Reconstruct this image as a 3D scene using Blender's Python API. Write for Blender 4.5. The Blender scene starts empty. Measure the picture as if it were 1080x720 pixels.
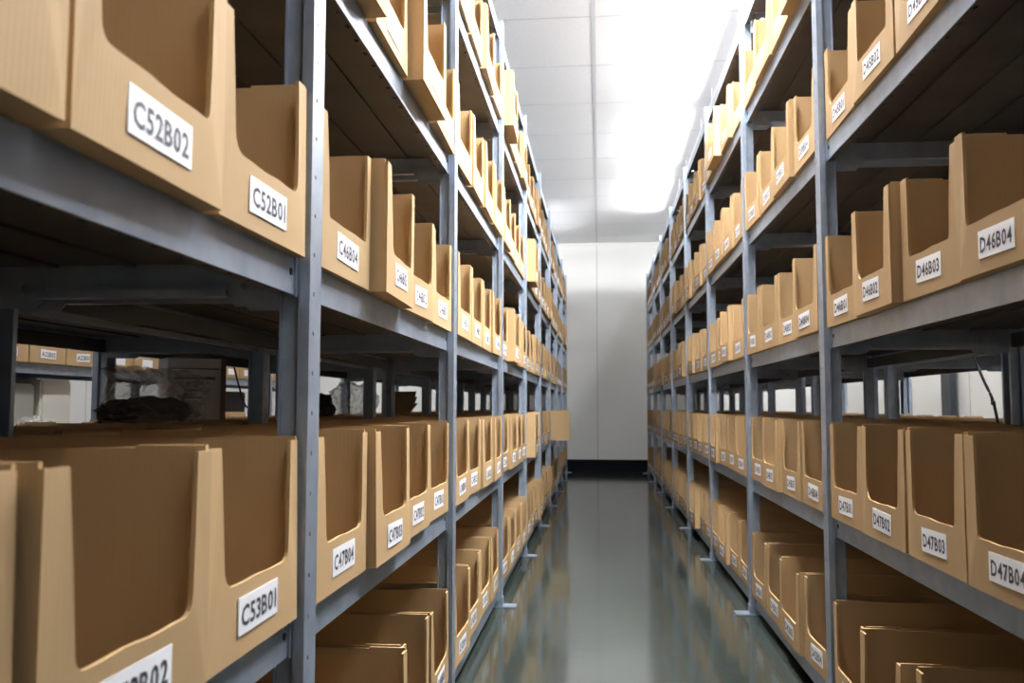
import bpy, bmesh, math, random
from mathutils import Vector, Matrix, noise
random.seed(7)
S = bpy.context.scene
COL = S.collection
PI = math.pi

# ------------------------------------------------------------------ camera
CAM_H = 0.653
cam_d = bpy.data.cameras.new('camera')
cam = bpy.data.objects.new('camera', cam_d); COL.objects.link(cam); S.camera = cam
cam_d.sensor_width = 36.0
cam_d.lens = 949.94 / 1080 * 36
cam_d.clip_start = 0.01
cam.matrix_world = (Matrix.Translation((0, 0, CAM_H)) @ Matrix.Rotation(0.0963, 4, 'Z')
                    @ Matrix.Rotation(PI / 2 + 0.0718, 4, 'X') @ Matrix.Rotation(0.0010, 4, 'Z'))
cam_d.dof.use_dof = True
cam_d.dof.focus_distance = 1.7
cam_d.dof.aperture_fstop = 9.0

# ------------------------------------------------------------------ light and exposure
S.view_settings.view_transform = 'Standard'
S.view_settings.look = 'None'
S.view_settings.gamma = 1.0
S.view_settings.use_curve_mapping = False
S.view_settings.exposure = 0.27
TUBE_POWER = 76.0
SIDE_TUBE_POWER = 110.0
PANEL_POWER = 78.0
W = bpy.data.worlds.new('world'); S.world = W; W.use_nodes = True
W.node_tree.nodes['Background'].inputs[0].default_value = (0.8, 0.9, 1.0, 1)
W.node_tree.nodes['Background'].inputs[1].default_value = 0.05

# ------------------------------------------------------------------ materials
def nodes(m): return m.node_tree.nodes, m.node_tree.links
def mat(name, col, rough=0.6, metal=0.0, spec=0.5):
    m = bpy.data.materials.new(name); m.use_nodes = True
    b = m.node_tree.nodes['Principled BSDF']
    b.inputs['Base Color'].default_value = (*col, 1)
    b.inputs['Roughness'].default_value = rough
    b.inputs['Metallic'].default_value = metal
    b.inputs['Specular IOR Level'].default_value = spec
    return m, b
def noise_colour(m, b, c1, c2, scale=(1, 1, 1), nscale=5, detail=4, lo=0.3, hi=0.7, rnd=0.0, bump=0.0, bscale=None):
    N, Lk = nodes(m)
    tc = N.new('ShaderNodeTexCoord'); mp = N.new('ShaderNodeMapping'); mp.inputs['Scale'].default_value = scale
    Lk.new(tc.outputs['Object'], mp.inputs['Vector'])
    nz = N.new('ShaderNodeTexNoise'); nz.inputs['Scale'].default_value = nscale; nz.inputs['Detail'].default_value = detail
    Lk.new(mp.outputs[0], nz.inputs['Vector'])
    r = N.new('ShaderNodeValToRGB'); r.color_ramp.elements[0].position = lo; r.color_ramp.elements[1].position = hi
    r.color_ramp.elements[0].color = (*c1, 1); r.color_ramp.elements[1].color = (*c2, 1)
    Lk.new(nz.outputs['Fac'], r.inputs['Fac'])
    out = r.outputs['Color']
    if rnd:
        oi = N.new('ShaderNodeObjectInfo'); h = N.new('ShaderNodeHueSaturation')
        mr = N.new('ShaderNodeMapRange'); mr.inputs['To Min'].default_value = 1 - rnd; mr.inputs['To Max'].default_value = 1 + rnd
        Lk.new(oi.outputs['Random'], mr.inputs['Value']); Lk.new(mr.outputs[0], h.inputs['Value'])
        Lk.new(out, h.inputs['Color']); out = h.outputs['Color']
    Lk.new(out, b.inputs['Base Color'])
    if bump:
        bp = N.new('ShaderNodeBump'); bp.inputs['Strength'].default_value = bump; bp.inputs['Distance'].default_value = 0.002
        Lk.new(nz.outputs['Fac'], bp.inputs['Height']); Lk.new(bp.outputs[0], b.inputs['Normal'])
    return nz

M = {}
m, b = mat('cardboard', (0.5, 0.3, 0.13), 0.8, 0, 0.2); M['card'] = m
nz = noise_colour(m, b, (0.41, 0.27, 0.135), (0.49, 0.333, 0.175), (1, 1, 0.35), 7, 5, 0.2, 0.8, rnd=0.09)
N, Lk = nodes(m)          # faint flutes of the corrugated board
wv = N.new('ShaderNodeTexWave'); wv.inputs['Scale'].default_value = 110; wv.inputs['Distortion'].default_value = 0.3
wv.bands_direction = 'DIAGONAL'
tc = N.new('ShaderNodeTexCoord'); mp = N.new('ShaderNodeMapping'); mp.inputs['Scale'].default_value = (1, 1, 0)
Lk.new(tc.outputs['Object'], mp.inputs['Vector']); Lk.new(mp.outputs[0], wv.inputs['Vector'])
bp = N.new('ShaderNodeBump'); bp.inputs['Strength'].default_value = 0.12; bp.inputs['Distance'].default_value = 0.0005
Lk.new(wv.outputs['Fac'], bp.inputs['Height']); Lk.new(bp.outputs[0], b.inputs['Normal'])
m, b = mat('cardboard_edge', (0.44, 0.29, 0.14), 0.9, 0, 0.1); M['cardedge'] = m
m, b = mat('galvanised_steel', (0.42, 0.46, 0.52), 0.33, 0.45); M['steel'] = m
nz = noise_colour(m, b, (0.27, 0.325, 0.41), (0.37, 0.43, 0.52), (1, 1, 1), 28, 6, 0.3, 0.75)
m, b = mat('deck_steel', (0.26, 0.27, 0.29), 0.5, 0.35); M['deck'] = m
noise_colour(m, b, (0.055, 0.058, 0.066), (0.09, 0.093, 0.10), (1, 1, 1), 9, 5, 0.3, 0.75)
m, b = mat('label_paper', (0.86, 0.86, 0.9), 0.55, 0, 0.4); M['paper'] = m
m, b = mat('label_ink', (0.035, 0.035, 0.05), 0.6); M['ink'] = m
m, b = mat('wall_paint', (0.62, 0.62, 0.59), 0.55); M['wall'] = m
noise_colour(m, b, (0.79, 0.79, 0.765), (0.82, 0.82, 0.795), (1, 1, 1), 1.3, 3)
m, b = mat('wall_seam', (0.42, 0.42, 0.40), 0.7); M['seam'] = m
m, b = mat('ceiling_tile', (0.80, 0.80, 0.80), 0.85, 0, 0.2); M['tile'] = m
noise_colour(m, b, (0.80, 0.80, 0.805), (0.84, 0.84, 0.84), (1, 1, 1), 60, 3)
m, b = mat('ceiling_grid', (0.6, 0.61, 0.63), 0.5); M['grid'] = m
m, b = mat('rubber_base', (0.006, 0.006, 0.011), 0.7, 0, 0.1); M['rubber'] = m
m, b = mat('black_cable', (0.012, 0.012, 0.012), 0.45); M['cable'] = m
m, b = mat('dark_steel', (0.035, 0.042, 0.055), 0.45, 0.3); M['darksteel'] = m
m, b = mat('pale_board', (0.68, 0.65, 0.58), 0.7); M['pale'] = m
m, b = mat('brown_tape', (0.2, 0.12, 0.07), 0.4); M['tape'] = m
m, b = mat('black_plastic', (0.01, 0.01, 0.011), 0.5); M['black'] = m
m, b = mat('lamp_housing', (0.8, 0.8, 0.8), 0.4); M['housing'] = m
m = bpy.data.materials.new('lit_tube'); m.use_nodes = True; M['tube'] = m
N, Lk = nodes(m); N.remove(N['Principled BSDF'])
em = N.new('ShaderNodeEmission'); em.inputs[0].default_value = (0.975, 0.985, 1.0, 1); em.inputs[1].default_value = TUBE_POWER
Lk.new(em.outputs[0], N['Material Output'].inputs[0])
m = m.copy(); M['tube_side'] = m; m.node_tree.nodes['Emission'].inputs[1].default_value = SIDE_TUBE_POWER
m = m.copy(); M['tube_dim'] = m; m.node_tree.nodes['Emission'].inputs[1].default_value = 15.0
# polished sealed floor
m, b = mat('polished_floor', (0.1, 0.1, 0.1), 0.12, 0, 0.6); M['floor'] = m
nz = noise_colour(m, b, (0.022, 0.029, 0.025), (0.052, 0.061, 0.054), (1, 0.6, 1), 2.2, 7, 0.3, 0.72)
N, Lk = nodes(m)
n2 = N.new('ShaderNodeTexNoise'); n2.inputs['Scale'].default_value = 6; n2.inputs['Detail'].default_value = 5
tc = N.new('ShaderNodeTexCoord'); Lk.new(tc.outputs['Object'], n2.inputs['Vector'])
mr = N.new('ShaderNodeMapRange'); mr.inputs['To Min'].default_value = 0.05; mr.inputs['To Max'].default_value = 0.15
Lk.new(n2.outputs['Fac'], mr.inputs['Value']); Lk.new(mr.outputs[0], b.inputs['Roughness'])
n3 = N.new('ShaderNodeTexNoise'); n3.inputs['Scale'].default_value = 9; n3.inputs['Detail'].default_value = 2
mp = N.new('ShaderNodeMapping'); mp.inputs['Scale'].default_value = (1, 2.2, 1)
Lk.new(tc.outputs['Object'], mp.inputs['Vector']); Lk.new(mp.outputs[0], n3.inputs['Vector'])
bp = N.new('ShaderNodeBump'); bp.inputs['Strength'].default_value = 0.02; bp.inputs['Distance'].default_value = 0.01
Lk.new(n3.outputs['Fac'], bp.inputs['Height']); Lk.new(bp.outputs[0], b.inputs['Normal'])
# clear crumpled polythene
m, b = mat('clear_polythene', (0.6, 0.58, 0.53), 0.2, 0, 0.8); M['poly'] = m
N, Lk = nodes(m)
tr = N.new('ShaderNodeBsdfTransparent'); mx = N.new('ShaderNodeMixShader'); mx.inputs[0].default_value = 0.4
Lk.new(tr.outputs[0], mx.inputs[1]); Lk.new(b.outputs[0], mx.inputs[2]); Lk.new(mx.outputs[0], N['Material Output'].inputs[0])

# ------------------------------------------------------------------ helpers
def tag(o, label=None, cat=None, group=None, kind=None):
    if label: o['label'] = label
    if cat: o['category'] = cat
    if group: o['group'] = group
    if kind: o['kind'] = kind
    return o
def link(name, data, parent=None, loc=None, rotz=None):
    o = bpy.data.objects.new(name, data); COL.objects.link(o)
    if parent is not None: o.parent = parent
    if loc is not None: o.location = loc
    if rotz is not None: o.rotation_euler = (0, 0, rotz)
    return o
class MB:
    def __init__(s): s.v = []; s.f = []; s.mi = []
    def face(s, pts, mi=0):
        n = len(s.v); s.v += [tuple(p) for p in pts]; s.f.append(tuple(range(n, n + len(pts)))); s.mi.append(mi)
    def box(s, x0, x1, y0, y1, z0, z1, mi=0):
        n = len(s.v)
        s.v += [(x0, y0, z0), (x1, y0, z0), (x1, y1, z0), (x0, y1, z0), (x0, y0, z1), (x1, y0, z1), (x1, y1, z1), (x0, y1, z1)]
        for q in ((0, 3, 2, 1), (4, 5, 6, 7), (0, 1, 5, 4), (1, 2, 6, 5), (2, 3, 7, 6), (3, 0, 4, 7)):
            s.f.append(tuple(n + i for i in q)); s.mi.append(mi)
    def prism(s, prof, thick, T, mi=0, edge_mi=None):
        """prof: list of (u,w); T maps (u, t, w) -> xyz; extruded over t in 0..thick."""
        n = len(s.v); k = len(prof)
        s.v += [T(u, 0, w) for u, w in prof] + [T(u, thick, w) for u, w in prof]
        s.f.append(tuple(range(n, n + k))); s.mi.append(mi)
        s.f.append(tuple(range(n + 2 * k - 1, n + k - 1, -1))); s.mi.append(mi)
        for i in range(k):
            j = (i + 1) % k
            s.f.append((n + i, n + k + i, n + k + j, n + j)); s.mi.append(mi if edge_mi is None else edge_mi)
    def mesh(s, name, mats, smooth=False, merge=False):
        me = bpy.data.meshes.new(name); me.from_pydata(s.v, [], s.f)
        for m_ in mats: me.materials.append(m_)
        for p, i in zip(me.polygons, s.mi): p.material_index = i; p.use_smooth = smooth
        bm = bmesh.new(); bm.from_mesh(me)
        if merge: bmesh.ops.remove_doubles(bm, verts=bm.verts, dist=1e-5)
        bmesh.ops.recalc_face_normals(bm, faces=bm.faces); bm.to_mesh(me); bm.free()
        return me
def tube_mesh(name, pts, r, mat_, seg=8):
    mb = MB(); pts = [Vector(p) for p in pts]; rings = []
    for i, p in enumerate(pts):
        d = (pts[min(i + 1, len(pts) - 1)] - pts[max(i - 1, 0)]).normalized()
        a = d.orthogonal().normalized(); c = d.cross(a)
        rings.append([p + (a * math.cos(t) + c * math.sin(t)) * r for t in (2 * PI * k / seg for k in range(seg))])
    n = 0
    for rg in rings: mb.v += [tuple(q) for q in rg]
    for i in range(len(rings) - 1):
        for k in range(seg):
            mb.f.append((i * seg + k, i * seg + (k + 1) % seg, (i + 1) * seg + (k + 1) % seg, (i + 1) * seg + k)); mb.mi.append(0)
    mb.f.append(tuple(range(seg))); mb.mi.append(0)
    mb.f.append(tuple((len(rings) - 1) * seg + k for k in range(seg))); mb.mi.append(0)
    return mb.mesh(name, [mat_], True)

# ------------------------------------------------------------------ the room
FAR, BACK, LW, RW, CE = 9.306, -3.0, -4.2, 2.32, 2.3445
def struct(name, me): return tag(link(name, me), kind='structure')
def boxstruct(name, x0, x1, y0, y1, z0, z1, m_):
    q = MB(); q.box(x0, x1, y0, y1, z0, z1); return struct(name, q.mesh(name, [m_]))
boxstruct('floor', LW - .1, RW + .1, BACK - .1, FAR + .1, -0.1, 0, M['floor'])
boxstruct('ceiling', LW - .1, RW + .1, BACK - .1, FAR + .1, CE + .004, CE + 0.1, M['tile'])
def wall(name, axis, at, a0, a1, thick, seams):
    q = MB()
    if axis == 'y': q.box(a0, a1, at, at + thick, 0, CE + .004) if thick > 0 else q.box(a0, a1, at + thick, at, 0, CE + .004)
    else: q.box(min(at, at + thick), max(at, at + thick), a0, a1, 0, CE + .004)
    sg = -1 if thick > 0 else 1
    for s_ in seams:        # fine raised joint strips between the wall panels
        if axis == 'y': q.box(s_ - .003, s_ + .003, at + sg * .0015, at, 0, CE, 1)
        else: q.box(at, at + sg * .0015, s_ - .003, s_ + .003, 0, CE, 1)
    return struct(name, q.mesh(name, [M['wall'], M['seam']]))
PX = -0.016
xs = [PX + k * 1.129 for k in range(-4, 3) if LW < PX + k * 1.129 < RW]
ys = [FAR - k * 1.129 for k in range(1, 11)]
wall('wall_far', 'y', FAR, LW, RW, .1, xs)
wall('wall_back', 'y', BACK, LW, RW, -.1, xs)
wall('wall_left', 'x', LW, BACK, FAR, -.1, ys)
wall('wall_right', 'x', RW, BACK, FAR, .1, ys)
boxstruct('baseboard_far', LW, RW, FAR - .02, FAR - .002, 0, .112, M['rubber'])
boxstruct('baseboard_right', RW - .012, RW, BACK, FAR - .02, 0, .1, M['rubber'])
boxstruct('baseboard_left', LW, LW + .012, BACK, FAR - .02, 0, .1, M['rubber'])
q = MB()
for x in xs: q.box(x - .009, x + .009, BACK, FAR, CE + .0025, CE + .004)
k = -12
while True:
    y = 3.833 + k * 0.5644; k += 1
    if y > FAR: break
    if y < BACK: continue
    q.box(LW, RW, y - .004, y + .004, CE + .003, CE + .004)
struct('trim_1', q.mesh('ceiling_grid', [M['grid']]))
q = MB(); q.box(LW, RW, FAR - .02, FAR, CE - .025, CE - .004); struct('trim_2', q.mesh('wall_angle', [M['wall']]))

# ------------------------------------------------------------------ lamps
def luminaire(x, y, z, label, group, mt='tube'):
    q = MB(); q.box(-.018, .018, -.6, .6, 0, .03)
    root = tag(link('tube_lamp', q.mesh('lamp_body', [M['housing']]), None, (x, y, z)), label, 'lamp', group)
    link('fluorescent_tube', tube_mesh('tube', [(0, -.57, -.03), (0, .57, -.03)], .016, M[mt], 12), root)
    for s_ in (-1, 1):
        q = MB(); q.box(-.015, .015, s_ * .585 - .012, s_ * .585 + .012, -.045, 0); link('end_cap', q.mesh('cap', [M['housing']]), root)
        link('hanger', tube_mesh('hanger', [(0, s_ * .45, .035), (0, s_ * .45, CE - z - .004)], .003, M['housing'], 6), root)
for i in range(6):
    luminaire(.605, .05 + i * 1.42, 2.2, 'white tube lamp hung under the ceiling above the right-hand shelving', 'lamps above the right-hand shelving')
luminaire(-.5, 8.0, 2.2, 'white tube lamp hung above the far end of the left-hand shelving', None, 'tube_dim')
for i in range(6):
    luminaire(-1.68, 1.3 + i * 1.45, 2.2, 'white tube lamp hung above the aisle left of the left-hand shelving', 'lamps above the aisle on the left', 'tube_side')
for i in range(6):
    luminaire(1.82, 1.3 + i * 1.45, 2.2, 'white tube lamp hung above the aisle right of the right-hand shelving', 'lamps above the aisle on the right', 'tube_side')
m = bpy.data.materials.new('lit_panel'); m.use_nodes = True; M['panel'] = m
N, Lk = nodes(m); N.remove(N['Principled BSDF'])
em = N.new('ShaderNodeEmission'); em.inputs[0].default_value = (0.975, 0.985, 1.0, 1); em.inputs[1].default_value = PANEL_POWER
Lk.new(em.outputs[0], N['Material Output'].inputs[0])
for y in (3.833 - 2 * .5644, 3.833 - 4 * .5644):       # recessed panels, each filling one ceiling tile
    cx, cy = PX + 1.129 / 2, y + .5644 / 2
    q = MB(); w_, h_ = .55, .27
    for a in ((-w_, -w_ + .012, -h_, h_), (w_ - .012, w_, -h_, h_), (-w_ + .012, w_ - .012, -h_, -h_ + .012), (-w_ + .012, w_ - .012, h_ - .012, h_)):
        q.box(a[0], a[1], a[2], a[3], -.004, .0035)
    root = tag(link('ceiling_panel_lamp', q.mesh('panel_frame', [M['housing']]), None, (cx, cy, CE)), 'flat recessed lamp panel in the ceiling above the near end of the aisle', 'lamp', 'ceiling panel lamps above the near aisle')
    q = MB(); q.box(-w_ + .012, w_ - .012, -h_ + .012, h_ - .012, -.001, .003); link('diffuser', q.mesh('diffuser', [M['panel']]), root)

# ------------------------------------------------------------------ shelving
# local frame of a bay: x along the row (0 .. 1), front plane y = 0, depth +y, z up
LV = [.065, .426, .816, 1.214, 1.616, 1.946]
PW, DEP, RH = .041, .405, 1.965
def post_mesh():
    q = MB(); t = .0016; hw = PW / 2
    P = .0445; z = 0; n = int(RH / P); r = .0032
    for i in range(n):                      # perforated nose: one hole every 44 mm
        z0 = i * P; z1 = z0 + P if i < n - 1 else RH; zc = z0 + P / 2; cx = -.006
        ring = [(cx + r * math.cos(a), zc + r * math.sin(a)) for a in (PI / 4 + PI / 2 * k for k in range(4))]
        out = [(hw, z1), (-hw, z1), (-hw, z0), (hw, z0)]
        for k in range(4):
            a, b_ = out[k], out[(k + 1) % 4]; c, d = ring[(k + 1) % 4], ring[k]
            q.face([(a[0], 0, a[1]), (b_[0], 0, b_[1]), (c[0], 0, c[1]), (d[0], 0, d[1])])
            q.face([(d[0], 0, d[1]), (c[0], 0, c[1]), (c[0], t, c[1]), (d[0], t, d[1])])
    for s_ in (-1, 1):
        x0, x1 = sorted((s_ * hw, s_ * (hw - t))); q.box(x0, x1, 0, .0145, 0, RH)
        x0, x1 = sorted((s_ * hw, s_ * .013)); q.box(x0, x1, .013, .0145, 0, RH)
        x0, x1 = sorted((s_ * .013, s_ * .0145)); q.box(x0, x1, .0145, .032, 0, RH)
        x0, x1 = sorted((s_ * .013, s_ * .021)); q.box(x0, x1, .032, .034, 0, RH)
    return q.mesh('post', [M['steel']])
POST = post_mesh()
def foot_mesh():
    q = MB(); q.box(-.026, .026, -.045, .05, .0005, .004); q.box(-.0225, .0225, -.003, .02, .004, .03)
    return q.mesh('foot', [M['steel']])
FOOT = foot_mesh()
BX0, BX1 = PW / 2 + .0005, 1 - PW / 2 - .0005
def beam_mesh():
    """front face, top flange, slotted bottom flange and a hooked end plate with a bolt hole at each end"""
    q = MB(); H = .0405; y0 = .0145
    q.box(BX0, BX1, y0, y0 + .0018, -H, 0)
    q.box(BX0, BX1, y0, y0 + .030, -.002, 0)
    za, zb = -H, -H + .0018
    q.box(BX0, BX1, y0 + .0018, y0 + .005, za, zb, 2); q.box(BX0, BX1, y0 + .0105, y0 + .016, za, zb, 2)  # bottom flange takes the darker deck steel, putting underside shade into its colour
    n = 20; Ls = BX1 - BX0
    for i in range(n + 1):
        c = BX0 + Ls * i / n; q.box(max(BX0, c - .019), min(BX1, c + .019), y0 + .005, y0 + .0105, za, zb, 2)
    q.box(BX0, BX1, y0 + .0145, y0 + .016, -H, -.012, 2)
    for xe in (BX0 + .004, BX1 - .010):     # end connector tabs
        q.box(xe, xe + .006, y0 - .0022, y0, -H - .002, .001)
    for xc in (BX0 + .021, BX1 - .021):     # bolt heads / holes near the ends
        ring = [(xc + .0042 * math.cos(k * PI / 4), -.0165 + .0042 * math.sin(k * PI / 4)) for k in range(8)]
        q.prism(ring, .0012, lambda u, t_, w: (u, y0 - .0012 + t_, w), 1)
    return q.mesh('beam', [M['steel'], M['black'], M['deck']])
BEAM = beam_mesh()
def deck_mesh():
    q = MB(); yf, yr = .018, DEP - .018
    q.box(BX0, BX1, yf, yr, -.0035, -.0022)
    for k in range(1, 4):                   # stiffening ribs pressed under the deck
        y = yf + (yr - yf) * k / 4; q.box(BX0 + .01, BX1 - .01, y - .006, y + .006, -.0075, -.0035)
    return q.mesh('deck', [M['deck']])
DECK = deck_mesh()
def side_beam_mesh():
    q = MB(); y0, y1 = .035, DEP - .035
    q.box(0, .0015, y0 + .056, y1 - .056, -.042, -.004)
    q.box(0, .016, y0 + .056, y1 - .056, -.042, -.0405); q.box(.0145, .016, y0 + .056, y1 - .056, -.0405, -.034)
    for (ya, yb, hc) in ((y0, y0 + .058, y0 + .036), (y1 - .058, y1, y1 - .036)):   # end plate with a hole
        zt, zb = -.004, -.052
        cx, cz, r = hc, (zt + zb) / 2, .0062
        cor = [(yb, zt), (ya, zt), (ya, zb), (yb, zb)]
        if ya == y0: cor[3:] = [(yb - .008, zb), (yb, zb + .008)]
        else: cor[2:3] = [(ya, zb + .008), (ya + .008, zb)]
        angs = sorted([2 * PI * k / 16 + .001 for k in range(16)] + [math.atan2(p[1] - cz, p[0] - cx) % (2 * PI) for p in cor])
        def hit(a):
            dx, dz = math.cos(a), math.sin(a); best = 9
            for i in range(len(cor)):
                (ax, az), (bx, bz) = cor[i], cor[(i + 1) % len(cor)]
                ex, ez = bx - ax, bz - az; den = dx * ez - dz * ex
                if abs(den) < 1e-12: continue
                t = ((ax - cx) * ez - (az - cz) * ex) / den; u = ((ax - cx) * dz - (az - cz) * dx) / den
                if t > 0 and -1e-6 <= u <= 1 + 1e-6: best = min(best, t)
            return (cx + dx * best, cz + dz * best)
        out = [hit(a) for a in angs]; inn = [(cx + r * 1.3 * math.cos(a), cz + r * math.sin(a)) for a in angs]; n = len(angs)
        for k in range(n):
            j = (k + 1) % n
            for xx in (.0016, .0036): q.face([(xx, *out[k]), (xx, *out[j]), (xx, *inn[j]), (xx, *inn[k])])
            q.face([(.0016, *out[k]), (.0016, *out[j]), (.0036, *out[j]), (.0036, *out[k])])
            q.face([(.0016, *inn[k]), (.0016, *inn[j]), (.0036, *inn[j]), (.0036, *inn[k])])
    return q.mesh('side_beam', [M['steel']])
SIDE = side_beam_mesh()

def make_bay():
    root = bpy.data.objects.new('shelving_bay', None); COL.objects.link(root); root.empty_display_size = .1
    for y, rz in ((0, 0), (DEP, PI)):
        p = link('post', POST, root, (0, y, 0), rz)
        link('foot_plate', FOOT, p)
    for z in LV:
        d = link('shelf', DECK, root, (0, 0, z))
        link('front_beam', BEAM, d)
        link('rear_beam', BEAM, d, (1, DEP, 0), PI)
        link('side_beam', SIDE, d, (PW / 2 - .002, 0, 0))
        link('side_beam', SIDE, d, (1 - PW / 2 + .002, DEP, 0), PI)
    return root
def copy_tree(o, parent=None):
    c = o.copy(); COL.objects.link(c)
    if parent is not None: c.parent = parent
    for ch in o.children: copy_tree(ch, c)
    return c
bay_proto = make_bay(); used = [False]
def place_bay(x, y, facing, label, group, end_frame=False):
    """facing +1: looks to +x, local x runs to +Y (start post nearest the camera); -1: mirror row"""
    o = bay_proto if not used[0] else copy_tree(bay_proto); used[0] = True
    o.location = (x, y, 0); o.rotation_euler = (0, 0, PI / 2 if facing > 0 else -PI / 2)
    tag(o, label, 'shelving', group)
    if end_frame:
        for yy, rz in ((0, 0), (DEP, PI)):
            p = link('post', POST, o, (1, yy, 0), rz); link('foot_plate', FOOT, p)
    return o
LX, RX = -.3194, .4703
L0, R0 = .9885, 1.960            # post centres: left post seen nearest, right post seen nearest
LA = LX - DEP - .03 - DEP        # front of the row standing back to back with the left-hand row
RA = RX + DEP + .03 + DEP
AX, A0 = -2.12, 3.68
for k in range(9):
    n0 = 52 - 6 * k
    place_bay(LX, L0 - 1 + k, +1, 'grey steel shelving bay left of the aisle holding the boxes numbered C%02d' % n0, 'shelving bays left of the aisle', k == 8)
for k in range(-1, 8):
    nm = 'holding the boxes numbered D%02d' % (46 - 6 * k) if k >= 0 else 'nearest of all, partly outside the picture'
    place_bay(RX, R0 + k, -1, 'grey steel shelving bay right of the aisle ' + nm, 'shelving bays right of the aisle', False)
pl = link('post', POST); pl2 = link('post', POST)   # closing frame of the right-hand row (near side)
last = [o for o in COL.objects if o.name.startswith('shelving_bay') and o.get('group') == 'shelving bays right of the aisle'][0]
for p, yy, rz in ((pl, 0, 0), (pl2, DEP, PI)):
    p.parent = last; p.location = (1, yy, 0); p.rotation_euler = (0, 0, rz); link('foot_plate', FOOT, p)
for k in range(9):
    place_bay(LA, L0 + k, -1, 'grey steel shelving bay standing back to back behind the left-hand row', 'shelving bays behind the left-hand row', k == 0)
    place_bay(RA, R0 - 2 + k, +1, 'grey steel shelving bay standing back to back behind the right-hand row', 'shelving bays behind the right-hand row', k == 8)
for k in range(-3, 4):
    place_bay(AX, A0 - 1 + k, +1, 'grey steel shelving bay across the neighbouring aisle, seen through the left-hand shelves', 'shelving bays across the neighbouring aisle', k == 3)

# ------------------------------------------------------------------ storage boxes
BW, BD, BH, T = .226, .365, .190, .0038
def box_variant(seed, top_tear=False):
    """open cardboard bin: base, back, two sides and a front panel with a rounded notch; local origin = front bottom centre"""
    rr = random.Random(seed); q = MB(); hw = BW / 2
    sl = .030 + rr.uniform(-.004, .007); sr = .028 + rr.uniform(-.004, .006); zb = .064 + rr.uniform(-.003, .004)
    lean = rr.uniform(-.001, .003)
    ra, rb = rr.choice((.005, .008, .013)), rr.choice((.006, .012, .02)); ta, tb = rr.uniform(.004, .011), rr.uniform(.004, .011)
    prof = [(-hw, 0), (hw, 0), (hw, BH), (hw - sr + ta, BH)]
    xr = hw - sr                                     # right notch corner, rounded
    prof.append((xr + ta * .35, zb + (BH - zb) * .45)); prof.append((xr + .0008, zb + ra * 1.8))
    for k in range(5):
        t = k / 4 * PI / 2; prof.append((xr - ra + ra * math.cos(t), zb + ra - ra * math.sin(t)))
    xa, xb = xr - ra, -hw + sl + rb
    ph = rr.uniform(0, 6); amp = rr.choice((.0006, .001, .0025))
    for k in range(1, 8):                            # soft uneven tear line of the notch
        u = k / 8; prof.append((xa + (xb - xa) * u, zb + amp * math.sin(u * PI * 3 + ph) * math.sin(PI * u)))
    for k in range(5):
        t = PI / 2 - k / 4 * PI / 2; prof.append((xb - rb * math.cos(t), zb + rb - rb * math.sin(t)))
    prof.append((-hw + sl - .0008, zb + rb * 1.8)); prof.append((-hw + sl - tb * .35, zb + (BH - zb) * .5)); prof.append((-hw + sl - tb, BH)); prof.append((-hw, BH))
    def front(u, t, w):                              # slight bulge of the strips
        return (u, t - .0015 * math.sin(w / BH * PI) + lean * (w / BH), w)
    q.prism(prof, T, front, 0, 1)
    d2 = rr.uniform(-.002, .002)
    # side walls with a little bow, made of strips
    for s_ in (-1, 1):
        n = 6; bow = rr.uniform(-.0015, .003)
        for i in range(n):
            ya, yb = T + (BD - T) * i / n, T + (BD - T) * (i + 1) / n
            ba, bb = bow * math.sin(PI * i / n), bow * math.sin(PI * (i + 1) / n)
            xo_a, xo_b = s_ * (hw - max(0, ba)), s_ * (hw - max(0, bb)); xi_a, xi_b = xo_a - s_ * T, xo_b - s_ * T
            h = BH + (.004 if i == 0 else .0015)
            V = [(xo_a, ya, 0), (xo_b, yb, 0), (xi_b, yb, 0), (xi_a, ya, 0), (xo_a, ya, h), (xo_b, yb, h), (xi_b, yb, h), (xi_a, ya, h)]
            m0 = len(q.v); q.v += V
            for f, mi in (((0, 1, 5, 4), 0), ((2, 3, 7, 6), 0), ((4, 5, 6, 7), 1), ((0, 3, 2, 1), 0)):
                q.f.append(tuple(m0 + i_ for i_ in f)); q.mi.append(mi)
            if i == 0: q.f.append((m0, m0 + 4, m0 + 7, m0 + 3)); q.mi.append(1)
    q.box(-hw + T, hw - T, BD - T, BD, 0, BH); q.box(-hw + T, hw - T, T, BD - T, 0, T)
    return q.mesh('bin_%d' % seed, [M['card'], M['cardedge']])
VAR = [box_variant(s_) for s_ in range(8)]
LBW, LBH = .098, .034
q = MB(); q.box(-LBW / 2, LBW / 2, -.0003, .0004, -LBH / 2, LBH / 2); LABEL = q.mesh('label', [M['paper']])
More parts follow.
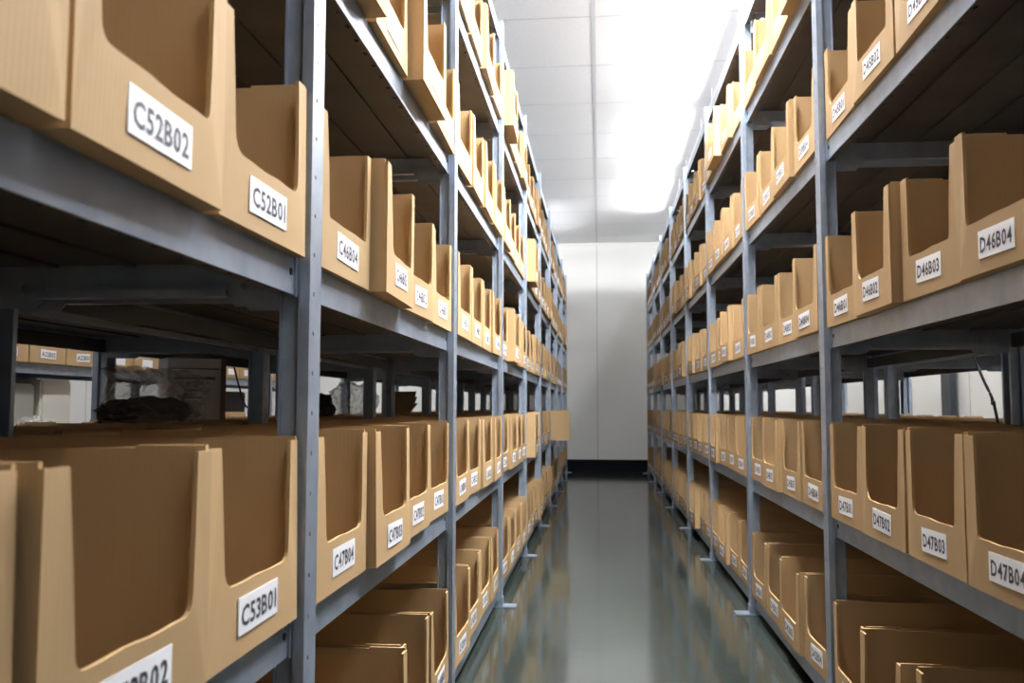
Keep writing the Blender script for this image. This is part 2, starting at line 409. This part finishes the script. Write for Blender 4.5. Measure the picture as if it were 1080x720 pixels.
# glyph meshes from Blender's own font
GL = {}
dg = bpy.context.evaluated_depsgraph_get()
for ch in '0123456789ABCD':
    cu = bpy.data.curves.new('g', 'FONT'); cu.body = ch; cu.size = .0275; cu.resolution_u = 2; cu.offset = .0006
    o = bpy.data.objects.new('g', cu); COL.objects.link(o); bpy.context.view_layer.update()
    dg = bpy.context.evaluated_depsgraph_get(); me = o.evaluated_get(dg).to_mesh()
    vs = [(v.co.x * 1.16, v.co.y * .95, 0) for v in me.vertices]; fs = [tuple(p.vertices) for p in me.polygons]
    GL[ch] = (vs, fs, min(v[0] for v in vs), max(v[0] for v in vs))
    o.evaluated_get(dg).to_mesh_clear(); bpy.data.objects.remove(o)
def text_mesh(s_):
    mb = MB(); x = 0; items = []
    for ch in s_:
        vs, fs, a, b_ = GL[ch]
        wdt = b_ - a
        if ch == '1': items.append((ch, x + .0028)); x += wdt + .0042
        else: items.append((ch, x)); x += wdt + .0026
    tot = x - .0026; sc = min(1.0, .086 / tot)
    for ch, x0 in items:
        vs, fs, a, b_ = GL[ch]; n = len(mb.v)
        mb.v += [((v[0] - a + x0 - tot / 2) * sc, -.0006, v[1] - .0098) for v in vs]
        for f in fs: mb.f.append(tuple(n + i for i in f)); mb.mi.append(0)
    return mb.mesh('text_' + s_, [M['ink']])
LEVEL_WORD = ['bottom shelf', 'second shelf up', 'third shelf up', 'fourth shelf up', 'fifth shelf up']
def storage_box(text, x, y, z, facing, push, yaw, label, group, lettering=True, var=None, dl=0, tilt=0):
    v = VAR[random.randrange(8)] if var is None else VAR[var]
    o = link('storage_box', v, None, (x + facing * push, y, z), (PI / 2 if facing > 0 else -PI / 2) + math.radians(yaw))
    if tilt: o.rotation_euler.x = math.radians(tilt)
    tag(o, label, 'box', group)
    lc = link('paper_label', LABEL, o, (dl, -.0011, .0355 + random.uniform(-.002, .002)))
    lc.rotation_euler.y = math.radians(random.uniform(-2, 2))
    if lettering: link('lettering', text_mesh(text), lc)
    return o
# hand-set boxes: (row, bay, level, number) -> (push, yaw)
SET = {
    ('L', 0, 2, 2): (.012, 1.2), ('L', 0, 2, 1): (.002, 0), ('L', 0, 2, 3): (.018, 0),
    ('L', 1, 2, 3): (.018, 2.0), ('L', 1, 2, 2): (.002, -1), ('L', 1, 2, 4): (.0, 0), ('L', 1, 2, 1): (0, 0),
    ('L', 1, 3, 2): (.026, 0), ('L', 1, 3, 1): (.006, 1), ('L', 3, 4, 4): (.035, 1.5), ('L', 3, 4, 3): (.004, 0), ('L', 3, 2, 3): (.018, 0), ('L', 3, 2, 4): (-.005, 0),
    ('L', 4, 3, 4): (.04, 1), ('L', 4, 1, 4): (.04, 0), ('L', 2, 1, 4): (.0, 0), ('L', 6, 1, 4): (.12, 4),
    ('L', 1, 1, 4): (.0, 0), ('L', 1, 1, 3): (.012, 0), ('L', 1, 1, 2): (.0, 0), ('L', 0, 1, 3): (.0, 0), ('L', 0, 1, 2): (.006, 0), ('L', 0, 1, 1): (.0, 0),
    ('R', 1, 2, 4): (.006, 0), ('R', 1, 2, 3): (.0, 0), ('R', 1, 2, 2): (.012, -1), ('R', 1, 2, 1): (.0, 0),
    ('R', 3, 4, 2): (.03, 0), ('R', 3, 2, 3): (.02, 0), ('R', 1, 1, 1): (0, 0), ('R', 1, 1, 2): (.004, 0),
}
rng = random.Random(11)
stuff = MB()
def add_stuff(x, y, z, facing, push, yaw):
    me = VAR[rng.randrange(8)]
    Mx = Matrix.Translation((x + facing * push, y, z)) @ Matrix.Rotation((PI / 2 if facing > 0 else -PI / 2) + math.radians(yaw), 4, 'Z')
    n = len(stuff.v)
    stuff.v += [tuple(Mx @ v.co) for v in me.vertices]
    for p in me.polygons: stuff.f.append(tuple(n + i for i in p.vertices)); stuff.mi.append(p.material_index)
    Ml = Mx @ Matrix.Translation((0, -.0011, .0355)); n = len(stuff.v)
    stuff.v += [tuple(Ml @ v.co) for v in LABEL.vertices]
    for p in LABEL.polygons: stuff.f.append(tuple(n + i for i in p.vertices)); stuff.mi.append(2)
PITCH = .2375
def row(side):
    facing = 1 if side == 'L' else -1
    for bay in range(0 if side == 'L' else 1, 9):
        y0 = (L0 - 1 + bay) if side == 'L' else (R0 - 1 + (bay - 1))
        for lvl in range(5):
            for num in (1, 2, 3, 4):               # 01 is the farthest of each four
                yc = y0 + PW / 2 + .004 + PITCH * (4 - num + .5)
                push, yaw = rng.uniform(-.006, .008), rng.uniform(-1.3, 1.3)
                if rng.random() < .07: push += .018
                if (side, bay, lvl, num) in SET: push, yaw = SET[(side, bay, lvl, num)]
                push = max(push, -.006)
                fx = (LX - .0045) if side == 'L' else (RX + .0045)
                z = LV[lvl] + .0006
                unseen = (side == 'L' and bay == 0 and (lvl not in (1, 2) or num == 4)) or (bay == 1 and lvl == 4)
                if bay == 8 or unseen:
                    add_stuff(fx, yc, z, facing, push, yaw); continue
                txt = '%s%02dB%02d' % ('C' if side == 'L' else 'D', 52 - 6 * bay + (2 - lvl if True else 0), num)
                if side == 'L' and bay == 0 and lvl == 1: txt = 'C53B%02d' % num
                where = 'left' if side == 'L' else 'right'
                pos = {1: 'farthest of its four', 4: 'nearest of its four', 2: 'second farthest of its four', 3: 'second nearest of its four'}[num]
                lab = 'cardboard bin labelled %s on %s shelving, %s, %s' % (txt, where, LEVEL_WORD[lvl], pos)
                storage_box(txt, fx, yc, z, facing, push, yaw, lab, 'cardboard bins on the %s-hand shelving' % where, bay <= 6)
row('L'); row('R')
# rows standing behind: packed with the same bins
for (x, ys0, facing, n0) in ((LA, L0 - 1, -1, 9), (RA, R0 - 2, 1, 9)):
    for bay in range(n0):
        for lvl in range(5):
            for num in range(4):
                yc = ys0 + bay + PW / 2 + .004 + PITCH * (num + .5)
                if lvl == 1 and rng.random() < .1: continue
                add_stuff(x - facing * .004, yc, LV[lvl] + .0006, facing, rng.uniform(-.006, .004), rng.uniform(-1, 1))
seenA = []
for bay in range(-3, 4):
    for lvl in range(5):
        for num in (1, 2, 3, 4):
            yc = A0 - 1 + bay + PW / 2 + .004 + PITCH * (4 - num + .5)
            if lvl == 1: continue
            if lvl == 2 and bay == 0 and num <= 3:
                txt = 'A22B%02d' % num
                storage_box(txt, AX - .0045, yc, LV[2] + .0006, 1, 0, 0, 'cardboard bin labelled %s seen through the left shelving across the next aisle' % txt, 'bins across the neighbouring aisle')
            else: add_stuff(AX - .004, yc, LV[lvl] + .0006, 1, rng.uniform(-.006, .004), rng.uniform(-1, 1))
so = link('storage_boxes', stuff.mesh('distant_bins', [M['card'], M['cardedge'], M['paper']]))
tag(so, 'cardboard bins filling the far ends and the rows behind both shelving runs', 'boxes', None, 'stuff')

# ------------------------------------------------------------------ odds and ends seen through the gaps
def crumpled(name, size, seed, amp, mat_, sub=4, flat=.6):
    bm = bmesh.new(); bmesh.ops.create_icosphere(bm, subdivisions=sub, radius=1)
    for v in bm.verts:
        p = v.co.normalized(); o = Vector((seed * 3.1, seed * 1.7, seed))
        n = noise.noise(p * 1.6 + o) * .5 + abs(noise.noise(p * 3.4 + o)) * .6 + abs(noise.noise(p * 8 + o)) * .25
        r = 1 - amp * .5 + amp * n
        # squarish sack
        k = 1 / max(abs(p.x), abs(p.y), abs(p.z)) ** .55
        v.co = Vector((p.x * size[0], p.y * size[1], p.z * size[2])) * r * k
        v.co.z = max(v.co.z, -size[2] * flat)
    zmin = min(v.co.z for v in bm.verts)
    for v in bm.verts: v.co.z -= zmin
    me = bpy.data.meshes.new(name); bm.to_mesh(me); bm.free(); me.materials.append(mat_)
    for p in me.polygons: p.use_smooth = False
    return me
top1 = LV[1] + BH + .003
def sack(loc, size, seed, label, mt='poly', name='plastic_bag', cat='bag'):
    o = link(name, crumpled(name, size, seed, .4, M[mt]), None, loc); return tag(o, label, cat)
sack((-.98, 1.93, top1), (.08, .15, .078), 3, 'clear crumpled polythene bag lying on bins, seen through the near left shelving')
sack((-.93, 3.35, top1), (.07, .2, .08), 5, 'crumpled clear bag behind the second left bay, on top of the bins')
m, b = mat('grey_film', (0.10, 0.095, 0.08), 0.3); M['greyfilm'] = m
sack((-.93, 1.78, top1), (.05, .17, .034), 13, 'dark grey plastic heap in front of the clear polythene bag', 'greyfilm')
# printed pale carton in front of / inside the bag
q = MB(); q.box(-.07, .07, -.055, .055, 0, .152)
ct = tag(link('carton', q.mesh('carton', [M['paper']]), None, (-1.03, 2.2, top1), math.radians(38)), 'pale upright carton with dark printing beside the clear polythene bag', 'carton')
q = MB()
for z_, w_ in ((.125, .12), (.1, .10), (.088, .04), (.07, .07), (.052, .045), (.036, .06)): q.box(-w_ / 2 - .005, w_ / 2 - .005, -.0558, -.0552, z_, z_ + .006 if z_ != .125 else z_ + .003)
link('printing', q.mesh('printing', [M['tape']]), ct)
q = MB(); q.box(.0585, .0715, -.0565, .0565, -.0005, .1535); link('packing_tape', q.mesh('tape', [M['tape']]), ct)
# dark rolled thing and brown paper flaps
o = link('black_bag', crumpled('black_bag', (.06, .12, .05), 9, .4, M['black']), None, (-.95, 2.95, top1)); tag(o, 'black crumpled bag on the bins behind the second left bay', 'bag')
q = MB()
for i, (a, z_) in enumerate(((38, .0), (26, .01), (14, .018))):
    c, s_ = math.cos(math.radians(a)), math.sin(math.radians(a)); n = len(q.v)
    pts = [(0, 0), (.17, 0), (.17, .002), (0, .002)]
    V = [(x_, p[0] * c - p[1] * s_, z_ * .3 + p[0] * s_ + p[1] * c) for x_ in (-.06 + .01 * i, .06) for p in pts]
    q.v += V
    for f in ((0, 1, 2, 3), (7, 6, 5, 4), (0, 4, 5, 1), (1, 5, 6, 2), (2, 6, 7, 3), (3, 7, 4, 0)): q.f.append(tuple(n + i_ for i_ in f)); q.mi.append(0)
o = link('brown_paper', q.mesh('flaps', [M['card']]), None, (-.95, 4.22, top1)); tag(o, 'fanned sheets of brown paper lying on bins behind the left shelving', 'paper')
m, b = mat('grey_board', (0.3, 0.3, 0.26), 0.6); M['greyboard'] = m
# wrapped parcels on the neighbouring row
def parcel(y, w, h, label, mt='pale', x=AX - .16, z=LV[1] + .001, dx=.12):
    q = MB(); q.box(-dx, dx, -w / 2, w / 2, 0, h); me = q.mesh('parcel', [M[mt]])
    bm = bmesh.new(); bm.from_mesh(me); bmesh.ops.bevel(bm, geom=bm.edges, offset=.008, segments=2, affect='EDGES'); bm.to_mesh(me); bm.free()
    o = link('parcel', me, None, (x, y, z)); tag(o, label, 'parcel'); return o
parcel(3.42, .2, .33, 'white wrapped parcel standing under the bins labelled A22B01')
parcel(3.16, .24, .31, 'grey-beige wrapped parcel left of the white one, under the A22 bins', 'greyboard')
parcel(2.66, .3, .33, 'black wrapped load at the far left under the A22 bins', 'black')
parcel(2.94, .16, .2, 'low brown carton under the A22 bins at the far left', 'card')
for k_, yy in enumerate((4.95, 5.25)):
    parcel(yy, .24, .19, 'brown carton across the next aisle, %s of the two beside the far post' % ('nearer', 'farther')[k_], 'card')
parcel(5.5, .75, .32, 'black wrapped load behind the brown cartons across the next aisle', 'black', x=AX - .31, dx=.06)
o = link('plastic_sheet', crumpled('sheet', (.05, .17, .12), 21, .5, M['poly']), None, (AX - .05, 3.28, LV[1] + .001)); tag(o, 'clear plastic film draped before the wrapped parcels across the next aisle', 'plastic film')
# cables
def cable(pts, label, cat='cable'):
    P = [Vector(p) for p in pts]; out = []
    for i in range(len(P) - 1):
        a, b_, c, d = P[max(i - 1, 0)], P[i], P[i + 1], P[min(i + 2, len(P) - 1)]
        for k_ in range(8):
            t = k_ / 8
            out.append(.5 * ((2 * b_) + (c - a) * t + (2 * a - 5 * b_ + 4 * c - d) * t * t + (3 * b_ - a - 3 * c + d) * t ** 3))
    out.append(P[-1])
    return tag(link('hanging_cable', tube_mesh('cable', out, .0035, M['cable'], 6)), label, cat)
cable([(-1.165, 2.79, .778), (-1.165, 2.83, .72), (-1.165, 2.88, .66), (-1.165, 2.93, .64), (-1.165, 2.95, top1 - .03)], 'thin black cable hanging behind the near left shelving')
cable([(.90, 2.265, .776), (.90, 2.22, .72), (.90, 2.175, .675), (.905, 2.185, .66), (.90, 2.165, .665), (.90, 2.16, .65), (.90, 2.14, .60)], 'thin black knotted cable hanging behind the right shelving under the D46 bins')
# dark column at the right wall
q = MB(); q.box(-.02, .02, -.075, .075, 0, CE - .004)
q.box(-.03, .03, -.085, .085, 0, .012)
tag(link('steel_column', q.mesh('column', [M['darksteel']]), None, (RW - .036, 6.17, 0)), 'dark blue-grey steel column against the white right wall, seen through the shelving', 'column')
